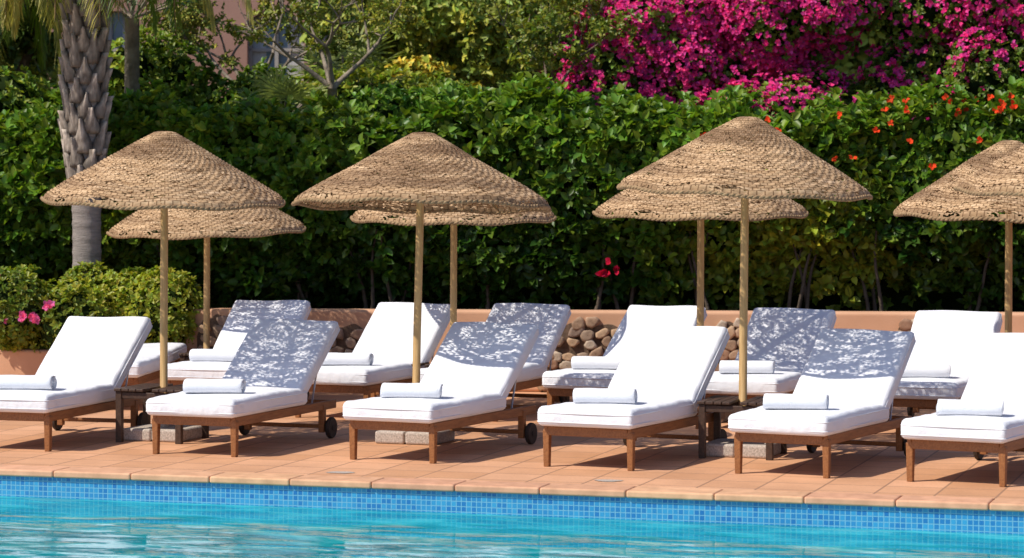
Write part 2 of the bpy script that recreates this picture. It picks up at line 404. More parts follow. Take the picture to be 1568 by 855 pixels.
mb.tube([(-.06,1.6,.085),(W+.06,1.6,.085)],.009,8)
wheel_me=mb.mesh('wheels',M['rubber'])
def towel_mesh(seed):
    rnd=random.Random(seed); turns=3.2; n=110; th=.0125; Lh=.225
    C=[]
    for i in range(n+1):
        t=i/n; a=t*turns*2*math.pi; r=.012+(.062-.012)*t
        C.append((a,r))
    mb=MB(); a0=rnd.uniform(2.2,2.9)-turns*2*math.pi
    ys=[-Lh,-Lh+.004,-Lh+.012,-Lh*.8,-Lh*.5,-Lh*.2,Lh*.15,Lh*.45,Lh*.8,Lh-.012,Lh-.004,Lh]
    ny=len(ys)
    for yi,yy in enumerate(ys):
        e=min(yi,ny-1-yi); edge=(.0045,.002,0)[e] if e<3 else 0
        for (a,r) in C:
            for rr in (r-th/2+edge,r+th/2-edge):
                wob=1+.022*math.sin(yy*22+seed+a*.5)+.012*math.sin(yy*47+a*2)
                ca,sa=math.cos(a+a0),math.sin(a+a0)
                ca=math.copysign(abs(ca)**.85,ca)
                x_=ca*rr*1.30*wob; z_=sa*rr*.90*wob
                z_=max(z_,-.050); yo=yy+.007*math.sin(a*.9+seed)
                mb.v.append(Vector((x_,yo,z_))); mb.c.append((1,1,1))
    m=2*(n+1)
    for yi in range(ny-1):
        for i in range(n):
            b=yi*m+2*i; q=b+m
            mb.f.append([b+1,b+3,q+3,q+1]); mb.f.append([b,q,q+2,b+2])
        b=yi*m; q=b+m; mb.f.append([b,b+1,q+1,q]); b=yi*m+2*n; q=b+m; mb.f.append([b,q,q+1,b+1])
    for yi in(0,ny-1):
        for i in range(n):
            b=yi*m+2*i; mb.f.append([b,b+1,b+3,b+2])
    return mb.mesh('towel',M['towel'],True)
tow_me=[towel_mesh(s) for s in(1,2,3)]
cnt=[0]
def lounger(x,y,deg,flat=False,tw=True,towoff=0,lift=0):
    k=cnt[0]; cnt[0]+=1
    e=empty('sun_lounger',(x,y,0),-math.radians(deg))
    bev(obj('frame',fr_flat if flat else fr_me,e),.005)
    if not flat: obj('backrest_strut',strut_me,e)
    bev(obj('wheels',wheel_me,e),.004)
    obj('seat_cushion',seat_me[k%3],e,(W/2,.545,.365),(random.uniform(-.004,.004),0,random.uniform(-.008,.008)))
    a=math.radians(2) if flat else LB+lift
    d=Vector((0,math.cos(a),math.sin(a))); n=Vector((0,-math.sin(a),math.cos(a)))
    p=Vector((W/2,1.13,.322))+d*.435+n*.066
    obj('back_cushion',back_me[(k+1)%3],e,p,(a,0,random.uniform(-.008,.008)))
    if tw:
        t=obj('rolled_towel',tow_me[k%3],None,(0,0,0)); 
        q=Matrix.Rotation(-math.radians(deg),4,'Z')@Vector((W/2-.01,.31+towoff,.4445+.0500))
        t.location=Vector((x,y,0))+q; t.rotation_euler=(0,0,math.radians(-90-deg*.3+random.uniform(-3,3)))
front=[(-4.17,21.12,17),(-2.69,20.74,21),(-1.175,20.33,25.0),(.255,19.84,26),(1.60,19.37,27),(2.74,18.86,28.5)]
back=[(-3.03,24.28,14.5),(-1.86,23.86,22),(-.76,23.70,21),(.33,23.40,26),(1.55,22.80,21.5),(2.95,22.34,21)]
for i,(x,y,d) in enumerate(front): lounger(x,y,d,towoff=random.uniform(-.02,.03),lift=.015)
for i,(x,y,d) in enumerate(back): lounger(x,y,d,towoff=random.uniform(-.02,.03))
lounger(-4.02,24.62,5,flat=True,tw=False)

# ---------------------------------------------------------------- parasols
NU,NS,NR=96,384,109
VV=36.0
def canopy_mesh():
    t=np.linspace(0,1,NR); r=.02+.98*t
    z=.56*(1-t); z=np.where(t<.075,.56*.925+ .010*(1-(t/.075)**2),z); z=z+.004*np.sin(np.pi*t); z=z-.035*np.clip((t-.965)/.035,0,1)**2
    a=np.linspace(0,2*np.pi,NS,endpoint=False)
    T,A=np.meshgrid(t,a,indexing='ij'); R=r[:,None]*np.ones_like(A); Z=z[:,None]*np.ones_like(A)
    u=A/(2*np.pi)*NU; v=T*VV
    w=np.sin(np.pi*u)*np.sin(np.pi*v)*.0068*np.clip(T*2.2,.15,1)
    sag=-.020*T*(1-np.cos(8*A))/2
    P=np.stack([R*np.cos(A),R*np.sin(A),Z],-1)
    irr=fnoise(P.reshape(-1,3),3.0).reshape(T.shape)*.012*T
    Z=Z+w*.87+sag+irr; Rr=R+w*.45+irr
    P=np.stack([Rr*np.cos(A),Rr*np.sin(A),Z],-1).reshape(-1,3)
    i,j=np.meshgrid(np.arange(NR-1),np.arange(NS),indexing='ij'); j2=(j+1)%NS
    F=np.stack([i*NS+j,(i+1)*NS+j,(i+1)*NS+j2,i*NS+j2],-1).reshape(-1,4)
    me=np_mesh('canopy',P,F,M['straw'],smooth=True)
    uvl=me.uv_layers.new(name='UVMap'); du=NU/NS
    ii=i.ravel();jj=j.ravel(); dv=VV/(NR-1)
    U=np.stack([jj*du,jj*du,(jj+1)*du,(jj+1)*du],-1); Vv=np.stack([ii*dv,(ii+1)*dv,(ii+1)*dv,ii*dv],-1)
    uvl.data.foreach_set('uv',np.stack([U,Vv],-1).astype(np.float32).ravel())
    return me
can_me=canopy_mesh()
def rim_mesh():
    mb=MB(); n=420
    for s in range(2):
        pts=[]
        for i in range(n):
            a=2*math.pi*i/n; ph=a*70+s*math.pi
            sg=-.020*(1-math.cos(8*a))/2
            rr=1.0+.006*math.cos(ph)+.005*math.sin(3*a); pts.append((rr*math.cos(a),rr*math.sin(a),-.036+sg+.007*math.sin(ph)))
        mb.tube(pts,.0115,6,closed=True)
    return mb.mesh('rim_rope',M['rope'],True)
rim_me=rim_mesh()
def ribs_mesh():
    mb=MB()
    for i in range(8):
        a=math.pi/8+i*math.pi/4; c,s=math.cos(a),math.sin(a)
        mb.tube([(.03*c,.03*s,.50),(.97*c,.97*s,-.022)],.011,6)
        mb.tube([(.035*c,.035*s,.16),(.5*c,.5*s,.235)],.008,6)
    mb.tube([(0,0,.13),(0,0,.19)],.045,12); mb.tube([(0,0,.44),(0,0,.52)],.045,12)
    return mb.mesh('ribs',M['rib'],True)
ribs_me=ribs_mesh()
mb=MB(); mb.box((-.128,0,.05),(.25,.46,.10)); mb.box((.128,0,.05),(.25,.46,.10)); mb.tube([(0,0,.09),(0,0,.15)],.043,14)
base_me=mb.mesh('concrete_base',M['concrete'])
def parasol(x,y,r,zr,za,tx=2.5,ty=0,base=True,lean=0,dx=0):
    e=empty('straw_parasol',(x,y,0))
    H=za-zr; ph=zr+H*.9
    mb=MB(); mb.tube([(0,0,.02),(dx*.3,0,ph*.35),(dx*.65+.004,0,ph*.7),(dx,0,ph)],[.031,.031,.030,.029],14)
    obj('pole',mb.mesh('pole',M['pole'],True),e)
    c=empty('canopy_head',(dx,0,zr+.02),0,e); c.rotation_euler=(math.radians(tx),math.radians(ty),random.choice([0,.2,.4,2.1,1.3]))
    sc=(r,r,H/.56)
    obj('canopy',can_me,c,scale=sc); obj('rim_rope',rim_me,c,scale=sc); obj('ribs',ribs_me,c,scale=sc)
    bev(obj('concrete_base',base_me,e,(0,0,0),(0,0,RZ-.05)),.02,3)
parasol(-2.78,21.9,.957,1.925,2.47,2.6,.8)
parasol(-.765,21.67,1.01,1.89,2.46,2.6,2.0,dx=.05)
parasol(1.736,20.66,.947,2.01,2.56,2.4,1.5,dx=.02)
parasol(4.17,19.8,.95,2.01,2.56,2.4,1)
parasol(-2.90,26.05,.93,1.60,2.12,2.0,-1.5)
parasol(-.53,24.8,.92,1.74,2.26,2.0,0)
parasol(1.62,23.6,.915,1.80,2.32,2.0,0)
parasol(4.09,22.6,.92,1.81,2.41,2.2,0)
def table(x,y,s,h=.425):
    mb=MB(); q=s/2
    for a in(-1,1):
        for b_ in(-1,1): mb.box((a*(q-.035),b_*(q-.035),(h-.02)/2),(.05,.05,h-.02))
        mb.box((a*(q-.03),0,h-.055),(.022,s-.12,.05)); mb.box((0,a*(q-.03),h-.055),(s-.12,.022,.05))
    n=4; w=(s/2-.036)/n
    for sgn in(-1,1):
        for i in range(n): mb.box((sgn*(.036+w*(i+.5)),0,h-.01),(w-.006,s+.01,.022))
    bev(obj('side_table',mb.mesh('side_table',M['dark_wood']),None,(x,y,0),(0,0,RZ)),.004)
table(-2.78,21.83,.58); table(1.736,20.60,.58); table(-2.90,26.02,.40); table(-.76,24.55,.36)

# ---------------------------------------------------------------- planter walls
def wally(X): return 26.7-.1*X
RW=-math.atan(.1)
def wall_obj(name,x0,x1,y0,h,thick,capz=.0):
    mb=MB(); L=(x1-x0)/math.cos(RW)
    mb.box((L/2,thick/2,h/2),(L,thick,h))
    o=obj(name,mb.mesh(name,M['stucco']),None,(x0,y0,0),(0,0,RW)); bev(o,.03,4); return o
HW=.79
w=wall_obj('garden_wall',-3.22,13,wally(-3.22),HW,.28)
wall_obj('low_planter_wall',-13,-3.23,wally(-13)-.32,.40,.25)
mb=MB(); mb.box((0,0,.395),(.25,.9,.79)); bev(obj('wall_return_pier',mb.mesh('wall_return_pier',M['stucco']),None,(-3.36,wally(-3.36)+.42,0),(0,0,RW)),.03,4)
# stone insets, each a proud mortar sheet plus individual stones, as parts of wall
def inset(cx,hw,top,par):
    L=(cx+3.22)/math.cos(RW)
    n=28; pts=[]
    for i in range(n):
        a=math.pi*i/(n-1); pts.append((L+hw*math.cos(a)*(1+.06*math.sin(5*a+cx)),-.006,top-.22+.2*math.sin(a)*(1+.1*math.sin(7*a+cx))))
    pts=[(L+hw*.95,-.006,0)]+pts+[(L-hw*.95,-.006,0)]
    mb=MB(); mb.poly(pts[::-1]); obj('stone_inset_mortar',mb.mesh('m',M['mortar']),par)
    V=[];F=[];Cc=[];o=0
    cells=[]
    z_=.05;row=0
    while z_<top+.05:
        x_=-hw+(row%2)*.07
        while x_<hw+.05:
            px=x_+random.uniform(-.03,.03); pz=z_+random.uniform(-.025,.025)
            lim=hw-.02 if pz<top-.2 else hw*math.sqrt(max(0,1-((pz-(top-.22))/.22)**2))-.02
            if abs(px)<lim: cells.append((px,pz))
            x_+=random.uniform(.10,.18)
        z_+=.105;row+=1
    for px,pz in cells:
        nu,nv=14,10
        u,v=np.meshgrid(np.linspace(0,2*np.pi,nu,endpoint=False),np.linspace(.02,np.pi-.02,nv))
        d=np.stack([np.sin(v)*np.cos(u),np.cos(v),np.sin(v)*np.sin(u)],-1).reshape(-1,3)
        # faceted outline: superellipse clipped by a few random planes
        k=np.sign(d)*np.abs(d)**.8
        for _ in range(5):
            an=random.uniform(0,6.28); pn=np.array([math.cos(an),0,math.sin(an)]); dd=k@pn; k=k-np.outer(np.maximum(dd-.72,0),pn)
        k[:,1]=np.clip(k[:,1],-.75,.75)
        s=np.array([random.uniform(.06,.10),.045,random.uniform(.050,.072)]); ro=random.uniform(-.6,.6)
        p=k*s; p=p*(1+.10*fnoise(p,22,px*30+pz*17)[:,None])
        p=np.stack([p[:,0]*math.cos(ro)-p[:,2]*math.sin(ro),p[:,1],p[:,0]*math.sin(ro)+p[:,2]*math.cos(ro)],-1)+np.array([L+px,-.012,max(pz,.06)])
        V.append(p)
        c=random.choice([(.40,.26,.17),(.34,.24,.17),(.48,.32,.20),(.30,.21,.16),(.46,.36,.27),(.38,.22,.14)]); Cc.append(np.tile(np.array(c)*random.uniform(.85,1.2),(len(p),1)))
        for j in range(nv-1):
            for i in range(nu): F.append([o+j*nu+i,o+j*nu+(i+1)%nu,o+(j+1)*nu+(i+1)%nu,o+(j+1)*nu+i])
        o+=len(p)
    obj('stone_inset',np_mesh('stone_inset',np.concatenate(V),np.array(F),M['stone'],np.concatenate(Cc),True),par)
for cx,hw,tp in((-2.90,.20,.745),(-1.60,.30,.66),(.74,.48,.69),(2.12,.26,.70),(3.86,.20,.72),(6.2,.4,.66)): inset(cx,hw,tp,w)
mb=MB(); mb.box((0,3.1,.34),(34,5.6,.68)); obj('planter_soil',mb.mesh('planter_soil',M['soil']),None,(4.9,wally(4.9)+.02,0),(0,0,RW),(.47,1,1))
mb=MB(); mb.box((0,0,.17),(10.4,4.0,.34)); obj('flower_bed_soil',mb.mesh('flower_bed_soil',M['soil']),None,(-8.6,wally(-8.6)+1.8,0),(0,0,RW))

# ---------------------------------------------------------------- hedge
def hedge_front(X,z):
    t=np.clip((z-.7)/2.2,0,1)
    return 28.35-.1*X-.60*np.clip(t*1.6,0,1)**.8+.22*np.clip(t-.8,0,1)*5*.8
def hedge_top(X): 
    return 2.62+.10*np.sin(X*1.3+.5)+.08*np.sin(X*3.1+2)+.06*np.sin(X*6.3)-.06*np.exp(-((X-1.6)/1.0)**2)+.10*np.exp(-((X+.3)/1.6)**2)+.10*(X>2.2)
hedge=empty('hedge')
def hedge_pts(n,x0,x1):
    X=rng.uniform(x0,x1,n); zt=hedge_top(X); z=.66+(zt-.66)*rng.uniform(0,1,n)**.95
    Y=hedge_front(X,z); P=np.stack([X,Y,z],1)
    bn=fnoise(P,1.5)*.20+fnoise(P,4.2,9)*.12
    P[:,1]-=bn; P[:,1]+=rng.uniform(-.02,.22,n)
    # thin out near the foot so stems and darkness show in places
    keep=rng.uniform(size=n)<np.clip(.2+(z-.7)/.5+.6*fnoise(P,1.1,6),.10,1)
    P=P[keep]; n=len(P)
    D=np.tile([-.25,-1.0,.75],(n,1))+rng.normal(size=(n,3))*.5
    return P,D
P,D=hedge_pts(9600,-9.0,8.5)
nT=2600
X=rng.uniform(-9.5,9.0,nT); Yo=rng.uniform(0,1.1,nT); zt=hedge_top(X)+rng.uniform(-.06,.12,nT)+fnoise(np.stack([X,Yo,X],1),3)*.08
Pt=np.stack([X,hedge_front(X,zt)+Yo-.05,zt],1); Dt=np.tile([0,-.35,1.0],(nT,1))+rng.normal(size=(nT,3))*.35
# upright new shoots breaking the top line
nS=420; X=rng.uniform(-9.5,9.0,nS); sh_=rng.uniform(.05,.26,nS)
Ps=np.stack([X,hedge_front(X,hedge_top(X))+rng.uniform(-.05,.7,nS),hedge_top(X)+sh_],1); Ds=np.tile([0,-.2,1.5],(nS,1))+rng.normal(size=(nS,3))*.3
P=np.concatenate([P,Pt,Ps]); D=np.concatenate([D,Dt,Ds])
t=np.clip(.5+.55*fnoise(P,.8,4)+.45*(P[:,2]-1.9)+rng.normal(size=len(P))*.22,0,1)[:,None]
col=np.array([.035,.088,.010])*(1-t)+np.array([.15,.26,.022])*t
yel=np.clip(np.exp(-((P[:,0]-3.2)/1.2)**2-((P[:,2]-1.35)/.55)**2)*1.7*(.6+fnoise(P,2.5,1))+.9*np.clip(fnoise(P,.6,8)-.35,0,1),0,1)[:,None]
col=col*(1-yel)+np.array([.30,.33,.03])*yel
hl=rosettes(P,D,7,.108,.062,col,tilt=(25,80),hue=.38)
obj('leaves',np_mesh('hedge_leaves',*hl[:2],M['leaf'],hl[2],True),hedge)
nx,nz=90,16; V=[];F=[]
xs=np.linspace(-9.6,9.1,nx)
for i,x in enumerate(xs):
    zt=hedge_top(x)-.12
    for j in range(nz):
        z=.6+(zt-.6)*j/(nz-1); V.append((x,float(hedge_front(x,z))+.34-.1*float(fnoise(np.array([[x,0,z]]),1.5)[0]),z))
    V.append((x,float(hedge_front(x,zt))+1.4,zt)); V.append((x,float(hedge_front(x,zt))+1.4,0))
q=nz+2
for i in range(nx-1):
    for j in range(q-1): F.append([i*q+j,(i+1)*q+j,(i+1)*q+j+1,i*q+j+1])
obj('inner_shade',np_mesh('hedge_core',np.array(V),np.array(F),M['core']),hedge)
# stems at hedge foot
mb=MB()
for cx in (-5.2,-3.6,-2.2,-1.5,-1.25,-.3,.85,1.05,1.9,2.9,3.7,4.6,6,7.4):
    for k in range(random.randint(2,4)):
        x=cx+random.uniform(-.12,.12); y=28.25-.1*cx+random.uniform(-.1,.12); pts=[];rs=[]
        dx=random.uniform(-.28,.28); dy=random.uniform(-.25,-.02)
        for s in range(6):
            f=s/5; pts.append((x+dx*f+.03*math.sin(f*5+k),y+dy*f,.6+.95*f)); rs.append(.024*(1-.6*f))
        mb.tube(pts,rs,7)
obj('stems',mb.mesh('stems',M['stem'],True),hedge)
# hibiscus blossoms on the hedge
def flowers(name,pts,col,size,parent,K=6,spread=0.0):
    C=np.array(pts,float); D=np.tile([0,-1,.25],(len(C),1))+rng.normal(size=(len(C),3))*.25
    r=rosettes(C,D,K,size,size*.8,np.tile(np.array(col,float),(len(C),1)),tilt=(45,80),hue=.15,droop=.05)
    return obj(name,np_mesh(name,*r[:2],M['petal'],r[2],True),parent)
def onhedge(x,z): return (x,float(hedge_front(x,z))-.22,z)
red=[onhedge(*p) for p in((3.20,2.27),(3.38,2.28),(3.94,2.44),(3.76,2.62),(2.66,2.56),(3.62,2.55),(4.15,2.2),(3.25,2.70),(2.55,2.66),(4.6,2.45),(1.9,2.5))]
for _ in range(30):
    x=random.uniform(3.7,5.6); red.append((x,float(hedge_front(x,2.7))+random.uniform(-.25,.3),2.76+random.uniform(-.02,.14)))
flowers('hibiscus_blooms',red,(.78,.08,.02),.042,hedge)
flowers('red_blooms',[onhedge(*p) for p in((.92,1.12),(1.06,1.15),(1.0,1.24),(.90,1.10),(.97,1.13))],(.55,.01,.05),.05,hedge)

# ---------------------------------------------------------------- flowering shrub at left
sh=empty('flowering_shrub')
cl=[((x,27.05+random.uniform(-.1,.5),.60+random.uniform(0,.14)),(.42,.38,.38+random.uniform(0,.12))) for x in np.arange(-8.5,-3.3,.42)]
cl+= [((-4.9,27.0,.8),(.4,.4,.38)),((-4.25,27.5,.85),(.35,.3,.36)),((-3.55,27.2,.62),(.33,.4,.42))]
r,P,D=clump_crown(cl,330,.056,.028,(.11,.17,.02),(.36,.40,.045),K=8,lo=.75)
obj('leaves',np_mesh('shrub_leaves',*r[:2],M['leaf'],r[2],True),sh); core_blob('inner_shade',cl,sh,.78)
s_=155.
pk=[((px-784)/s_,26.62,2.1-(py-270)/s_) for px,py in((87,464),(66,484),(47,480),(20,487),(60,480),(9,420))]
pk2=[]
for p in pk[:3]:
    for _ in range(5): pk2.append((p[0]+random.uniform(-.025,.025),p[1]-.02+random.uniform(-.02,.02),p[2]+random.uniform(-.025,.025)))
flowers('pink_blooms',pk2+pk[3:],(.80,.16,.38),.040,sh,7)

# ---------------------------------------------------------------- palm
palm=empty('palm_tree',(-4.32,27.75,0))
mb=MB(); pts=[];rs=[]
for i in range(60):
    z=.2+i*.0355; pts.append((.02*math.sin(z*1.3),0,z)); rs.append(.143+.006*(i%4==0)+.02*max(0,(z-1.7)/.5)+.03*max(0,(.6-z)))
mb.tube(pts,rs,28); 
mb.tube([(0,0,1.9),(0,0,2.2),(0,0,3.5),(0,0,4.7)],[.15,.175,.185,.18],24)
obj('trunk',mb.mesh('palm_trunk',M['palmlow'],True),palm)
V=[];F=[];Cc=[];o=0
rows=16
for r_ in range(rows):
    z=1.98+r_*.175; R=.15+.035*min(1,(z-1.98)/.3)
    n=7
    for k in range(n):
        a=2*math.pi*(k+.5*(r_%2)+random.uniform(-.1,.1))/n+.3; Hh=random.uniform(.24,.36); Wd=.185; zo=random.uniform(-.04,.04)
        ca,sa=math.cos(a),math.sin(a); e=np.array([-sa,ca,0]); nrm=np.array([ca,sa,0]); up=np.array([0,0,1.0]); c=np.array([0,0,z+zo])
        gx=7;gy=8; base=o; skew=random.uniform(-.05,.05); tone=random.uniform(.85,1.3); cut=random.uniform(.15,.5)
        flare=random.uniform(.035,.08)
        for j in range(gy):
            f=j/(gy-1); wv=Wd*(1-(1-cut)*f**1.5)*(.7+.5*math.sin(math.pi*min(f+.25,1)))
            for i in range(gx):
                u=(i/(gx-1)-.5)
                d=R+.008+flare*f**1.4*(1-1.3*abs(u))+.03*(1-4*u*u)+random.uniform(-.004,.004)
                V.append(c+nrm*d*(1-.35*(u*wv/R)**2)+e*(u*wv+skew*f)+up*(f*Hh)); 
                kk=tone*random.uniform(.75,1.15)*(1.0-1.25*abs(u)**1.5*1.6)*(.40+.8*f); Cc.append(np.array([.50,.42,.35])*max(kk,.10))  # painted-in shade: boot colour darkens toward edges and foot, for gaps between boots
        for j in range(gy-1):
            for i in range(gx-1):
                b=base+j*gx+i; F.append([b,b+1,b+gx+1,b+gx])
        o+=gx*gy
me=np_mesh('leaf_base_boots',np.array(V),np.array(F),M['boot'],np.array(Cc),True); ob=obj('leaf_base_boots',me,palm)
sm=ob.modifiers.new('s','SOLIDIFY'); sm.thickness=.014
def fronds(name,parent,top,specs,wid=.016,colA=(.12,.19,.025),colB=(.36,.32,.08)):
    V=[];F=[];C=[];o=0; mb=MB()
    for az,L,el,droop,dead in specs:
        d=np.array([math.cos(az),math.sin(az)]); p=np.array(top,float); th=el; n=30; pts=[]
        for i in range(n):
            pts.append(p.copy()); p=p+np.array([d[0]*math.cos(th),d[1]*math.cos(th),math.sin(th)])*L/n; th=max(th-droop/n,-1.5)
        mb.tube(pts,[.016*(1-.75*i/n) for i in range(n)],5)
        base=np.array(colB if dead else colA)
        for i in range(3,n):
            f=i/n; tg=unit(pts[i]-pts[i-1]); sd=np.array([-d[1],d[0],0]); LL=.55*math.sin(math.pi*min(1,f*.85+.12))**.7*(L/2.2)
            for sg in(-1,1):
              for rep in range(2):
                q=pts[i]-tg*rep*L/n/2
                dr=unit(sg*sd*.75+tg*.55+np.array([0,0,-.25-(.6 if dead else .2)])+rng.normal(size=3)*.12)
                a0=q; a1=q+dr*LL*.5; dr2=unit(dr+np.array([0,0,-.75])); a2=a1+dr2*LL*.5; w_=unit(np.cross(dr,np.array([0,0,1.0])+tg*.3))*wid
                V+= [a0-w_*.3,a0+w_*.3,a1+w_*.5,a1-w_*.5,a2+w_*.08,a2-w_*.08]; F+= [[o,o+1,o+2,o+3],[o+3,o+2,o+4,o+5]]; o+=6
                c=np.clip(base*rng.uniform(.7,1.35),0,1); C+= [c]*6
    obj(name,np_mesh(name,np.array(V),np.array(F),M['leaf'],np.array(C)),parent); obj(name+'_stalks',mb.mesh('stalks',M['rib'],True),parent)
sp=[]
for i in range(26):
    az=i*2.399; sp.append((az,random.uniform(1.7,2.4),random.uniform(.1,1.1),random.uniform(1.6,2.6),i%3==0))
for az in(3.0,3.35,2.7,3.7,-.2,.15,-.5,3.9,-.9,3.15,2.9,4.1,3.5,5.0,5.4,-.35): sp.append((az,random.uniform(1.3,1.9),random.uniform(-.1,.4),random.uniform(1.7,2.4),az>2.5))
fronds('fronds',palm,(0,0,4.65),sp)
palm2=empty('palm_tree',(-6.2,31.5,0))
mb=MB(); mb.tube([(0,0,0),(0.05,0,2),(0,0,4.6)],[.2,.17,.17],14); obj('trunk',mb.mesh('t',M['palmlow'],True),palm2)
fronds('fronds',palm2,(0,0,4.7),[(i*2.399,random.uniform(1.8,2.5),random.uniform(-.1,1.1),random.uniform(1.6,2.8),i%2==0) for i in range(34)],colA=(.14,.20,.02),colB=(.38,.34,.07))
def fan_palm(x,y,z,s,col=(.16,.22,.05)):
    e=empty('fan_palm',(x,y,0)); V=[];F=[];C=[];o=0; mb=MB()
    for k in range(11):
        az=k*2.399; el=random.uniform(.2,1.2); c=np.array([math.cos(az)*math.cos(el),math.sin(az)*math.cos(el),math.sin(el)])
        h=np.array([0,0,z]); tip=h+c*s*.6; mb.tube([tuple(h),tuple(tip)],.012,5)
        e1=unit(np.cross(c,np.array([0,0,1.0]))); e2=np.cross(e1,c)
        for j in range(17):
            a=(j/16-.5)*4.0; dr=math.cos(a)*c+math.sin(a)*e1; w_=unit(np.cross(dr,e2))*.02; a1=tip+dr*s*.35; a2=tip+dr*s*.6+np.array([0,0,-.05])
            V+= [tip,a1-w_,a2,a1+w_]; F.append([o,o+1,o+2,o+3]); o+=4; C+= [np.array(col)*rng.uniform(.7,1.3)]*4
    mb.tube([(0,0,0),(0,0,z)],[.1,.08],10)
    obj('fan_leaves',np_mesh('fan',np.array(V),np.array(F),M['leaf'],np.array(C)),e); obj('stalks',mb.mesh('st',M['palebark'],True),e)
fan_palm(-2.45,29.7,2.70,.6,(.30,.34,.12)); fan_palm(-1.95,32.2,3.1,.8,(.26,.3,.08)); fan_palm(-4.1,29.6,3.8,.8,(.08,.15,.03))

# ---------------------------------------------------------------- trees
def limb(mb,p,d,L,r,depth,tips,bend=.35,nb=(2,3),zup=.25,fl=1.0):
    pts=[p.copy()];rs=[r]; q=p.copy(); dd=d.copy()
    for i in range(5):
        dd=(dd+Vector((random.gauss(0,bend*.35),random.gauss(0,bend*.35)*fl,zup*.2))).normalized(); q=q+dd*L/5; pts.append(q.copy()); rs.append(r*(1-.4*(i+1)/5))
    mb.tube(pts,rs,7 if r>.02 else 5)
    if depth==0: tips.append(q); return
    for k in range(random.randint(*nb)):
        ax=Vector((random.gauss(0,1),random.gauss(0,1)*fl,random.gauss(0,.6))).normalized(); nd_=(dd+ax*.75).normalized()
        limb(mb,q,nd_,L*random.uniform(.62,.82),r*.58,depth-1,tips,bend,nb,zup,fl)
    if depth>0: tips.append(q)
def tree(name,x,y,trunk_h,r,L,depth,leafsz,c1,c2,dens,clr,bark='bark',lean=(0,0),K=7,nb=(2,3),zup=.25,fl=1.0,spread=.7,keep=1.0,n0=4):
    e=empty(name,(0,0,0)); mb=MB(); tips=[]
    b=Vector((x,y,0)); t=Vector((x+lean[0],y+lean[1],trunk_h)); mb.tube([b,(b+t)/2+Vector((.05,0,0)),t],[r*1.35,r*1.08,r],10)
    for k in range(n0):
        a=k*2*math.pi/n0+random.uniform(-.4,.4); limb(mb,t,Vector((math.cos(a)*spread,math.sin(a)*.5*fl,.8)).normalized(),L,r*.6,depth,tips,nb=nb,zup=zup,fl=fl)
    obj('trunk_and_limbs',mb.mesh('tl',M[bark],True),e)
    if dens>0:
        tips=[q for q in tips if random.random()<keep]
        cl=[(tuple(q),(clr*random.uniform(.7,1.2),clr*random.uniform(.7,1.2),clr*random.uniform(.5,.85))) for q in tips]
        rr,P,D=clump_crown(cl,dens,leafsz,leafsz*.5,c1,c2,K=K,lo=.15,cull=False)
        obj('leaves',np_mesh('lv',*rr[:2],M['leaf' if y<31 else 'farleaf'],rr[2],True),e)
    return e
tree('bare_branched_tree',-1.99,29.75,3.05,.055,.55,3,.050,(.16,.20,.03),(.30,.32,.05),26,.13,'palebark',lean=(.04,0),nb=(2,3),spread=1.0,keep=.35,zup=.1)
tree('bare_branched_tree',-2.9,31.6,3.0,.05,.6,3,.055,(.16,.20,.03),(.30,.32,.05),40,.2,'palebark',lean=(-.1,0),nb=(2,3),spread=1.0,keep=.6,zup=.1)
tree('olive_tree',.30,29.9,2.95,.035,.55,2,.06,(.14,.19,.03),(.30,.32,.05),60,.20,'bark',lean=(.08,0),keep=.7,n0=3)
tree('olive_tree',.55,30.1,2.9,.03,.6,2,.06,(.14,.19,.03),(.30,.32,.05),60,.20,'bark',lean=(-.05,0),keep=.7,n0=3)
tree('yellow_leaved_tree',-1.25,33.6,2.2,.08,.5,2,.09,(.34,.34,.03),(.58,.48,.05),80,.38,'bark')
tree('broadleaf_tree',-.5,35.2,2.8,.12,.9,2,.10,(.14,.21,.03),(.36,.40,.05),60,.5,'bark')
tree('broadleaf_tree',1.3,36.5,2.8,.12,.95,2,.10,(.14,.21,.03),(.36,.40,.05),50,.5,'bark')
tree('broadleaf_tree',-1.2,37.0,2.9,.12,.9,2,.10,(.14,.22,.03),(.34,.38,.05),60,.5,'bark')
tree('broadleaf_tree',-6.4,34.0,3.0,.14,.9,2,.10,(.06,.11,.02),(.14,.2,.03),60,.5,'bark')

def shrub(name,cl,dens,L,c1,c2,K=7,ratio=.5,sk=.74):
    e=empty(name); r,P,D=clump_crown(cl,dens,L,L*ratio,c1,c2,K=K)
    obj('leaves',np_mesh('lv',*r[:2],M['leaf'],r[2],True),e); core_blob('inner_shade',cl,e,sk); return e,P,D
# green shrub behind hedge, left
cl=[((x,30.4+random.uniform(-.3,.4),2.66+random.uniform(-.1,.25)),(.50,.5,.42)) for x in np.arange(-6.5,-2.4,.42)]
cl+= [((-4.25,30.3,3.25),(.40,.4,.36)),((-3.70,30.5,3.22),(.33,.4,.34)),((-2.75,30.6,3.02),(.36,.4,.30)),((-4.0,30.6,3.5),(.25,.3,.22))]
shrub('tall_green_shrub',cl,120,.075,(.12,.20,.02),(.32,.40,.04))
cl=[((x,31.3+random.uniform(-.3,.4),2.75+random.uniform(-.15,.2)),(.55,.5,.42)) for x in np.arange(-2.2,1.4,.45)]
shrub('light_green_shrub',cl,100,.08,(.16,.24,.025),(.40,.43,.045))
cl=[((x,29.9+random.uniform(-.1,.2),2.66+random.uniform(-.1,.12)),(.35,.35,.32)) for x in np.arange(-1.4,1.2,.36)]
shrub('glossy_shrub',cl,130,.09,(.08,.18,.02),(.18,.32,.035))

